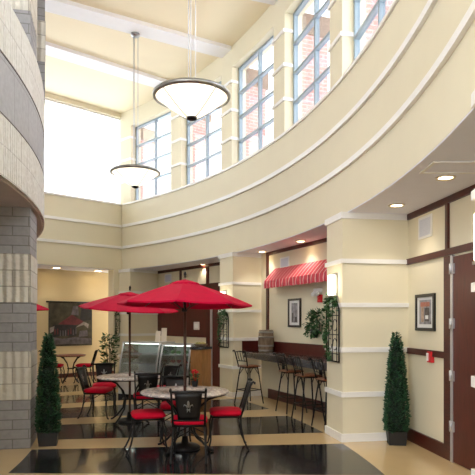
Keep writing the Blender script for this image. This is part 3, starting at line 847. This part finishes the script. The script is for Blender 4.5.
# ------------------------------------------------------------------ cafe chairs
def make_chair(label, loc, rz, group, back=True):
    o = thing('dining_chair' if back else 'dining_stool', label, 'chair' if back else 'stool', loc, rz, group)
    m = MB(); m.rbox(0, 0.0, 0.425, 0.43, 0.42, 0.085, 0.07, 4); m.build('seat_cushion', 'red_cushion', o)
    m = MB(); m.tube([(sx*0.19, sy*0.185, 0.425) for sx, sy in ((1,1),(-1,1),(-1,-1),(1,-1))], 0.0125, 6, True); m.build('seat_frame', 'iron', o)
    for sx in (-1, 1):
        m = MB(); m.tube([(sx*0.18,0.175,0.43),(sx*0.195,0.205,0.30),(sx*0.19,0.20,0.14),(sx*0.20,0.225,0.03),(sx*0.205,0.25,0.008)], 0.0125, 6); m.build('leg', 'iron', o)
        m = MB(); m.tube([(sx*0.18,-0.18,0.43),(sx*0.19,-0.19,0.28),(sx*0.20,-0.225,0.12),(sx*0.205,-0.27,0.025),(sx*0.205,-0.29,0.008)], 0.0125, 6); m.build('leg', 'iron', o)
    for sy in (-1, 1):
        m = MB(); m.tube([(0.19,0.19*sy,0.26),(0,0.17*sy,0.36),(-0.19,0.19*sy,0.26)], 0.007, 5); m.build('stretcher', 'iron', o)
    if not back: return o
    bk = MB()
    def yb(z): return -0.19-0.13*(z-0.43)/0.44
    nx, nz = 8, 6; grid = []
    for i in range(nz+1):
        z = 0.50+0.325*i/nz; row = []
        for j in range(nx+1):
            u = j/nx*2-1; hwid = 0.125+0.035*i/nz
            row.append((u*hwid, yb(z)-0.025*(1-u*u), z))
        grid.append(row)
    fa = [[bk.bm.verts.new(p) for p in r] for r in grid]; fb = [[bk.bm.verts.new((p[0],p[1]-0.012,p[2])) for p in r] for r in grid]
    for i in range(nz):
        for j in range(nx):
            bk.face([fa[i][j], fa[i][j+1], fa[i+1][j+1], fa[i+1][j]], True); bk.face([fb[i][j], fb[i+1][j], fb[i+1][j+1], fb[i][j+1]], True)
    edge = [(0,j) for j in range(nx)]+[(i,nx) for i in range(nz)]+[(nz,j) for j in range(nx,0,-1)]+[(i,0) for i in range(nz,0,-1)]
    for k in range(len(edge)):
        a, b = edge[k], edge[(k+1)%len(edge)]; bk.face([fa[a[0]][a[1]], fb[a[0]][a[1]], fb[b[0]][b[1]], fa[b[0]][b[1]]])
    pan = bk.build('back_panel', 'iron', o)
    for side in (-1, 1):      # pale lily on both panel faces imitates light through a cut-out
        fl = MB(); yy = yb(0.66)-0.031+side*0.008
        fl.ball((0, yy, 0.685), 0.034, (0.34, 0.12, 1.0)); fl.ball((0, yy, 0.635), 0.022, (0.9, 0.15, 0.22))
        for sx in (-1, 1):
            fl.tube([(sx*0.006,yy,0.635),(sx*0.018,yy,0.672),(sx*0.036,yy,0.682),(sx*0.042,yy,0.664)], [0.004,0.006,0.005,0.002], 5)
            fl.tube([(sx*0.005,yy,0.63),(sx*0.014,yy,0.612)], 0.003, 5)
        for v in fl.bm.verts: v.co.x *= 1.3; v.co.z = 0.655+(v.co.z-0.655)*1.3; v.co.y -= 0.295*(v.co.z-0.66)
        fl.build('lily_motif', 'metal', pan)['label'] = 'pale lily relief imitating light through a cut-out'
    for sx in (-1, 1):
        m = MB(); m.tube([(sx*0.185,-0.185,0.43),(sx*0.19,yb(0.6),0.6),(sx*0.197,yb(0.8),0.8),(sx*0.20,yb(0.86),0.855),(sx*0.202,yb(0.86)-0.025,0.872),(sx*0.202,yb(0.86)-0.045,0.86),(sx*0.202,yb(0.86)-0.04,0.842)], [0.0135,0.0135,0.0135,0.014,0.015,0.015,0.012], 7); m.build('back_post', 'iron', o)
    m = MB(); m.tube([(u*0.2, yb(0.835)-0.028*(1-u*u), 0.833+0.006*(1-u*u)) for u in (-1,-0.5,0,0.5,1)], 0.016, 6)
    m.build('top_rail', 'iron', o)
    m = MB(); m.tube([(u*0.187, yb(0.5)-0.025*(1-u*u), 0.495) for u in (-1,-0.5,0,0.5,1)], 0.010, 6); m.build('lower_rail', 'iron', o)
    return o
def face_dir(dx, dy): return math.atan2(dy, dx)-PI/2
GN, GF, GR = 'chairs around the near table', 'chairs around the middle table', 'chairs around the far table by the painting'
ch = make_chair('red cushioned iron chair at right side of near table, seen sideways', (-0.155, 7.32, 0), face_dir(-1, -0.08), GN)
copy_tree(ch, (-0.575, 6.72, 0), face_dir(-0.04, 1), 'red cushioned iron chair nearest viewer, back turned, at near table', GN)
copy_tree(ch, (-0.87, 7.88, 0), face_dir(0.1, -1), 'iron chair on far side of near table, only backrest top showing', GN)
make_chair('red cushioned iron seat at left of near table, no backrest showing', (-1.14, 7.13, 0), face_dir(1, 0.25), GN, False)
copy_tree(ch, (-2.38, 9.6, 0), face_dir(1, -0.12), 'red cushioned iron chair at left side of middle table', GF)
copy_tree(ch, (-2.45, 10.3, 0), face_dir(0.25, -0.97), 'iron chair behind the middle table, facing the viewer', GF)
copy_tree(ch, (-1.44, 8.92, 0), face_dir(-0.2, 0.98), 'iron chair at front right of middle table, back turned with pale lily motif', GF)
copy_tree(ch, (-1.38, 9.82, 0), face_dir(-0.6, -0.8), 'iron chair at back right of middle table before display cases', GF)
copy_tree(ch, (-4.10, 15.0, 0), face_dir(-1, -0.1), 'iron chair right of the far table under the painting', GR)
copy_tree(ch, (-4.86, 14.9, 0), face_dir(1, 0.1), 'iron chair left of the far table, partly behind topiary', GR)

# ------------------------------------------------------------------ cafe tables
def make_table(label, loc, R, top_mat, group):
    o = thing('cafe_table', label, 'table', loc, 0.3, group)
    m = MB(); m.lathe([(0.035,0.72),(R-0.02,0.72),(R,0.728),(R,0.742),(R-0.012,0.75),(0.035,0.75),(0.035,0.72)], 48); m.build('table_top', top_mat, o)
    m = MB(); m.lathe([(R-0.06,0.705),(R-0.03,0.705),(R-0.03,0.7199),(R-0.06,0.7199),(R-0.06,0.705)], 40); m.build('rim_ring', 'iron', o)
    for k in range(4):
        a = PI/2*k+PI/4; c, s = math.cos(a), math.sin(a)
        m = MB(); m.tube([(c*r, s*r, z) for r, z in ((R*0.86,0.708),(R*0.62,0.66),(R*0.32,0.52),(R*0.2,0.38),(R*0.26,0.22),(R*0.5,0.09),(R*0.66,0.03),(R*0.74,0.012))], 0.015, 7); m.build('leg', 'iron', o)
    m = MB(); m.tube([(R*0.21*math.cos(2*PI*i/18), R*0.21*math.sin(2*PI*i/18), 0.38) for i in range(18)], 0.010, 6, True); m.build('tie_ring', 'iron', o)
    return o
make_table('near mosaic topped cafe table under the larger red umbrella', (-0.68, 7.25, 0), 0.57, 'mosaic', 'round cafe tables')
make_table('middle mosaic topped cafe table under the left red umbrella', (-1.77, 9.2, 0), 0.53, 'mosaic', 'round cafe tables')
make_table('far brown cafe table under the large painting', (-4.47, 15.0, 0), 0.40, 'table_brown', 'round cafe tables')

# ------------------------------------------------------------------ umbrellas
def umbrella(label, x, y, R, zr, zt, tilt=(0,0), rot=0.0, seed=1):
    o = thing('patio_umbrella', label, 'umbrella', (x, y, 0), 0, 'red patio umbrellas over the tables')
    m = MB(); m.lathe([(0,0),(0.20,0),(0.20,0.025),(0.17,0.05),(0.05,0.07),(0.035,0.16),(0.0,0.16)], 24); m.build('base', 'iron', o)
    m = MB(); m.tube([(0,0,0.1),(0,0,zt-0.03)], 0.019, 10); m.build('pole', 'bronze', o)
    T = Matrix.Translation((0,0,zt)) @ Matrix.Rotation(tilt[0], 4, 'X') @ Matrix.Rotation(tilt[1], 4, 'Y') @ Matrix.Translation((0,0,-zt))
    N = 8; sub = 6
    def surf(u, k):                      # u 0..1 from hub to rim; k in rib units
        fr = k-math.floor(k); sag = 4*fr*(1-fr)
        r = R*u*(math.cos(PI/N)/math.cos((fr-0.5)*2*PI/N)*0.985+0.015*(1-sag)) if True else 0
        z = zt-(zt-zr)*(0.78*u+0.22*u*u)-0.012*sag*u
        a = 2*PI*k/N+rot
        return Vector((r*math.cos(a), r*math.sin(a), z))
    m = MB(); rings = []
    for u in (0.20, 0.35, 0.5, 0.65, 0.8, 0.92, 1.0):
        rings.append([m.bm.verts.new(surf(u, i/sub)) for i in range(N*sub)])
    hem = [m.bm.verts.new(surf(1.0, i/sub)-Vector((0,0,0.02))) for i in range(N*sub)]
    rings.append(hem)
    for a, b in zip(rings, rings[1:]):
        for i in range(N*sub): m.face([a[i], b[i], b[(i+1)%(N*sub)], a[(i+1)%(N*sub)]], False)
    ob = m.build('canopy', 'red', o, tf=T); sd = ob.modifiers.new('Solidify', 'SOLIDIFY'); sd.thickness = 0.004
    m = MB(); rings = []
    for u, dz in ((0.0,0.012),(0.1,0.014),(0.19,0.018),(0.235,0.016)):
        if u == 0: rings.append([m.bm.verts.new((0,0,zt+dz))])
        else: rings.append([m.bm.verts.new(surf(u, i/sub)+Vector((0,0,dz+(0.0 if u < 0.2 else -0.016*abs(math.cos(PI*i/sub)))))) for i in range(N*sub)])
    n = N*sub
    for i in range(n): m.face([rings[0][0], rings[1][i], rings[1][(i+1)%n]], True)
    for a, b in zip(rings[1:], rings[2:]):
        for i in range(n): m.face([a[i], b[i], b[(i+1)%n], a[(i+1)%n]], True)
    ob = m.build('vent_flap', 'red', o, tf=T); sd = ob.modifiers.new('Solidify', 'SOLIDIFY'); sd.thickness = 0.004
    for k in range(N):
        m = MB(); a = surf(0.03, k); b = surf(0.5, k); c = surf(0.985, k); dz = Vector((0,0,-0.012))
        m.tube([a+dz, b+dz, c+dz], 0.006, 5); m.build('rib', 'bronze', o, tf=T)
    for k in range(N):
        m = MB(); b = surf(0.5, k)+Vector((0,0,-0.015)); m.tube([Vector((0.03*math.cos(2*PI*k/N+rot), 0.03*math.sin(2*PI*k/N+rot), zr-0.07)), b], 0.005, 5); m.build('strut', 'bronze', o, tf=T)
    m = MB(); m.lathe([(0.0,zr-0.10),(0.036,zr-0.10),(0.036,zr-0.05),(0.0,zr-0.05)], 14); m.build('runner', 'iron', o, tf=T)
    m = MB(); m.lathe([(0,zt+0.03),(0.02,zt+0.03),(0.012,zt+0.05),(0.02,zt+0.075),(0.013,zt+0.10),(0,zt+0.115)], 12); m.build('finial', 'iron', o, tf=T)
    return o
umbrella('larger nearer red patio umbrella over the near table', -0.68, 7.25, 0.875, 1.87, 2.18, (rad(-1.5),rad(1.0)), rad(0))
umbrella('left tilted red patio umbrella over the middle table', -1.77, 9.2, 0.81, 1.86, 2.12, (rad(3.5), rad(3.5)), rad(8))
umbrella('red patio umbrella tip peeking out behind the stone pillar', -4.73, 11.5, 0.86, 1.90, 2.2, (0,0), rad(0))

# ------------------------------------------------------------------ display cases, service counter and what stands there
WD = Wall((-2.58, 12.1), (0.905, -0.425))
def case_at(t0, t1, H, label, name, kind):
    o = thing(name, label, 'display case', WD.pt((t0+t1)/2), WD.rz, 'glass food display cases')
    hw = (t1-t0)/2; D = 0.75
    m = MB(); m.box(-hw, hw, 0.0, D, 0.0, 0.08); m.build('plinth', 'iron', o)
    m = MB(); m.box(-hw, hw, 0.0, D, 0.08, 0.52); m.build('base_panel', 'case_white', o, bevel=0.01)
    m = MB(); m.box(-hw+0.02, hw-0.02, D-0.03, D, 0.52, H-0.03); m.build('rear_panel', 'case_dark', o)
    for sx in (-1, 1):
        m = MB(); m.plate([(0,0),(0.01,0),(0.01,1),(0,1)], 0, 0.01) if False else m.tube([(sx*(hw-0.02),0.015,0.52),(sx*(hw-0.02),0.06,0.8),(sx*(hw-0.02),0.16,H-0.02),(sx*(hw-0.02),D-0.02,H-0.02)], 0.02, 6); m.build('end_frame', 'steel', o)
        g = MB(); pts = [(0.02,0.53),(0.065,0.8),(0.165,H-0.04),(D-0.04,H-0.04),(D-0.04,0.53)]
        a = [g.bm.verts.new((sx*(hw-0.02), y, z)) for y, z in pts]; b = [g.bm.verts.new((sx*(hw-0.026), y, z)) for y, z in pts]
        g.face(a); g.face(b[::-1])
        for i in range(5): g.face([a[i], a[(i+1)%5], b[(i+1)%5], b[i]])
        g.build('end_glass', 'case_glass', o)
    g = MB(); pts = [(0.015,0.53),(0.03,0.68),(0.06,0.82),(0.105,0.98),(0.16,H-0.03)]
    ra = [[g.bm.verts.new((sx*(hw-0.045), y+dy, z)) for y, z in pts] for sx in (-1, 1) for dy in (0, 0.006)]
    for i in range(4):
        g.face([ra[0][i], ra[2][i], ra[2][i+1], ra[0][i+1]], True); g.face([ra[1][i], ra[1][i+1], ra[3][i+1], ra[3][i]], True)
    g.build('front_glass', 'case_glass', o)
    m = MB(); m.box(-hw, hw, 0.15, D, H-0.03, H); m.build('top', 'steel', o, bevel=0.006)
    m = MB(); m.box(-hw+0.05, hw-0.05, 0.2, 0.24, H-0.045, H-0.031); m.build('case_fill_strip', 'case_fill', o)  # glowing strip added to brighten the inside of the case
    for z in (0.72, 0.92):
        m = MB(); m.box(-hw+0.03, hw-0.03, 0.14, D-0.05, z, z+0.015); m.build('shelf', 'steel', o)
    return o
L1 = WD.hit(156.5, 345)[0]; L2 = WD.hit(188, 345)[0]; L3 = WD.hit(200.5, 348)[0]
case_at(0.0, L1, 1.20, 'left glass display case with slanted front and pale frame', 'display_case', 0)
case_at(L1+0.03, L2, 1.17, 'right glass display case stocked with salads and fruit', 'display_case', 1)
# food on the shelves
random.seed(21)
def platter(t, z, mat_name, label, name, cat, group):
    p = WD.pt(t, z); n = Vector((WD.d.y, -WD.d.x)); p = p - Vector((n.x, n.y, 0))*0.40
    o = thing(name, label, cat, p, WD.rz, group)
    m = MB(); m.lathe([(0,0.001),(0.05,0.001),(0.078,0.02),(0.082,0.02),(0.055,-0.0),(0,0.0)], 20); m.build('dish', 'plastic', o)
    m = MB()
    for k in range(9):
        a = random.uniform(0, 2*PI); r = random.uniform(0, 0.045); m.ball((r*math.cos(a), r*math.sin(a), 0.03+random.uniform(0,0.04)), 0.028, (1.1,1.1,0.8), 8)
    m.build('food', mat_name, o)
base = L1+0.14; step = (L2-base-0.12)/3
for k in range(4):
    platter(base+step*k, 0.936, 'food_green', 'dish of green salad on upper shelf of right case', 'salad_dish', 'food', 'salad dishes in the right case')
    platter(base+step*k, 0.736, 'food_red', 'dish of red fruit on lower shelf of right case', 'fruit_dish', 'food', 'fruit dishes in the right case')
for k in range(4):
    platter(0.2+k*(L1-0.4)/3, 0.736, 'food_white', 'dish of pale wrapped food in left case', 'food_dish', 'food', 'pale dishes in the left case')
# wood counter
hw = (L3-L2-0.03)/2
o = thing('service_counter', 'oak service counter with dark top beside right display case', 'counter', WD.pt((L2+0.03+L3)/2), WD.rz)
m = MB(); m.box(-hw, hw, 0.05, 0.45, 0.0, 1.07); m.build('cabinet', 'wood_counter', o)
m = MB(); m.box(-hw, hw+0.02, 0.02, 0.47, 1.07, 1.12); m.build('worktop', 'counter', o, bevel=0.006)
p = WD.pt(WD.hit(195, 343)[0], 1.12, -0.24)
o = thing('bread_basket', 'low basket of greenish rolls on the oak counter', 'basket', p, WD.rz)
m = MB(); m.lathe([(0,0.0),(0.10,0.0),(0.15,0.06),(0.14,0.06),(0.095,0.01),(0,0.01)], 18); m.build('basket', 'wood_barrel', o)
for k in range(5):
    a = 2*PI*k/5; m = MB(); m.ball((0.06*math.cos(a),0.06*math.sin(a),0.055), 0.055, (1.2,0.9,0.75), 8); m.build('roll', 'food_bread', o)
# white cards standing on the cases
def card(px, py, hgt, wid, tilt, label, zt, tdepth):
    t = WD.hit(px, py)[0]; p = WD.pt(t, zt, -tdepth)
    o = thing('menu_card', label, 'sign', p, WD.rz+0.3, 'cards on the display cases')
    m = MB(); m.box(-wid/2, wid/2, -0.003, 0.003, 0.012, hgt, Matrix.Rotation(-tilt, 4, 'X')); m.build('card', 'card', o)
    m = MB(); m.box(-wid/2, wid/2, -0.02, 0.05, 0, 0.012); m.build('foot', 'plastic', o)
card(151, 341, 0.25, 0.11, 0.35, 'white slanted card on the left display case', 1.20, 0.24)
card(152, 338, 0.30, 0.12, 0.15, 'taller upright card at right end of left display case', 1.20, 0.45)

# flower pot on the near table
random.seed(5)
o = thing('flower_pot', 'small pot of red flowers on far edge of near table', 'flowers', (-0.585, 7.68, 0.75))
m = MB(); m.lathe([(0,0),(0.035,0),(0.05,0.08),(0.045,0.08),(0.032,0.01),(0,0.01)], 16); m.build('pot', 'pot', o)
m = MB()
def fn():
    a = random.uniform(0, 2*PI); z = random.uniform(0.07, 0.17); r = 0.045*random.random()**0.5
    return Vector((r*math.cos(a), r*math.sin(a), z)), Vector((math.cos(a), math.sin(a), 0.5))
foliage_cloud(m, 60, fn, 0.05, 0.025); m.build('leaves', 'leaf_ivy', o, fix=False)
for k in range(5):
    a = 2*PI*k/5+0.3; m = MB(); m.ball((0.032*math.cos(a), 0.032*math.sin(a), 0.20+0.02*(k % 2)), 0.021, (1,1,0.8), 8)
    m.tube([(0.01*math.cos(a),0.01*math.sin(a),0.06),(0.032*math.cos(a),0.032*math.sin(a),0.2)], 0.003, 4); m.build('blossom', 'blossom', o)

# ------------------------------------------------------------------ sky and camera
wd = bpy.data.worlds.new('sky'); scn.world = wd; wd.use_nodes = True
nt = wd.node_tree; bg = nt.nodes['Background']
bg.inputs['Color'].default_value = (0.93, 0.96, 1.0, 1.0)
bg.inputs['Strength'].default_value = 2.2

cam = bpy.data.cameras.new('camera'); co = bpy.data.objects.new('camera', cam); COL.objects.link(co)
cam.sensor_fit = 'HORIZONTAL'; cam.sensor_width = 36.0; cam.lens = F/475*36.0
cam.shift_y = (321-237.5)/475.0
cam.clip_start = 0.05
co.location = (0, 0, EYE); co.rotation_euler = (PI/2, 0, 0)
scn.camera = co
scn.view_settings.view_transform = 'Standard'; scn.view_settings.look = 'None'
scn.view_settings.gamma = 1.0; scn.view_settings.use_curve_mapping = False
scn.view_settings.exposure = 1.45
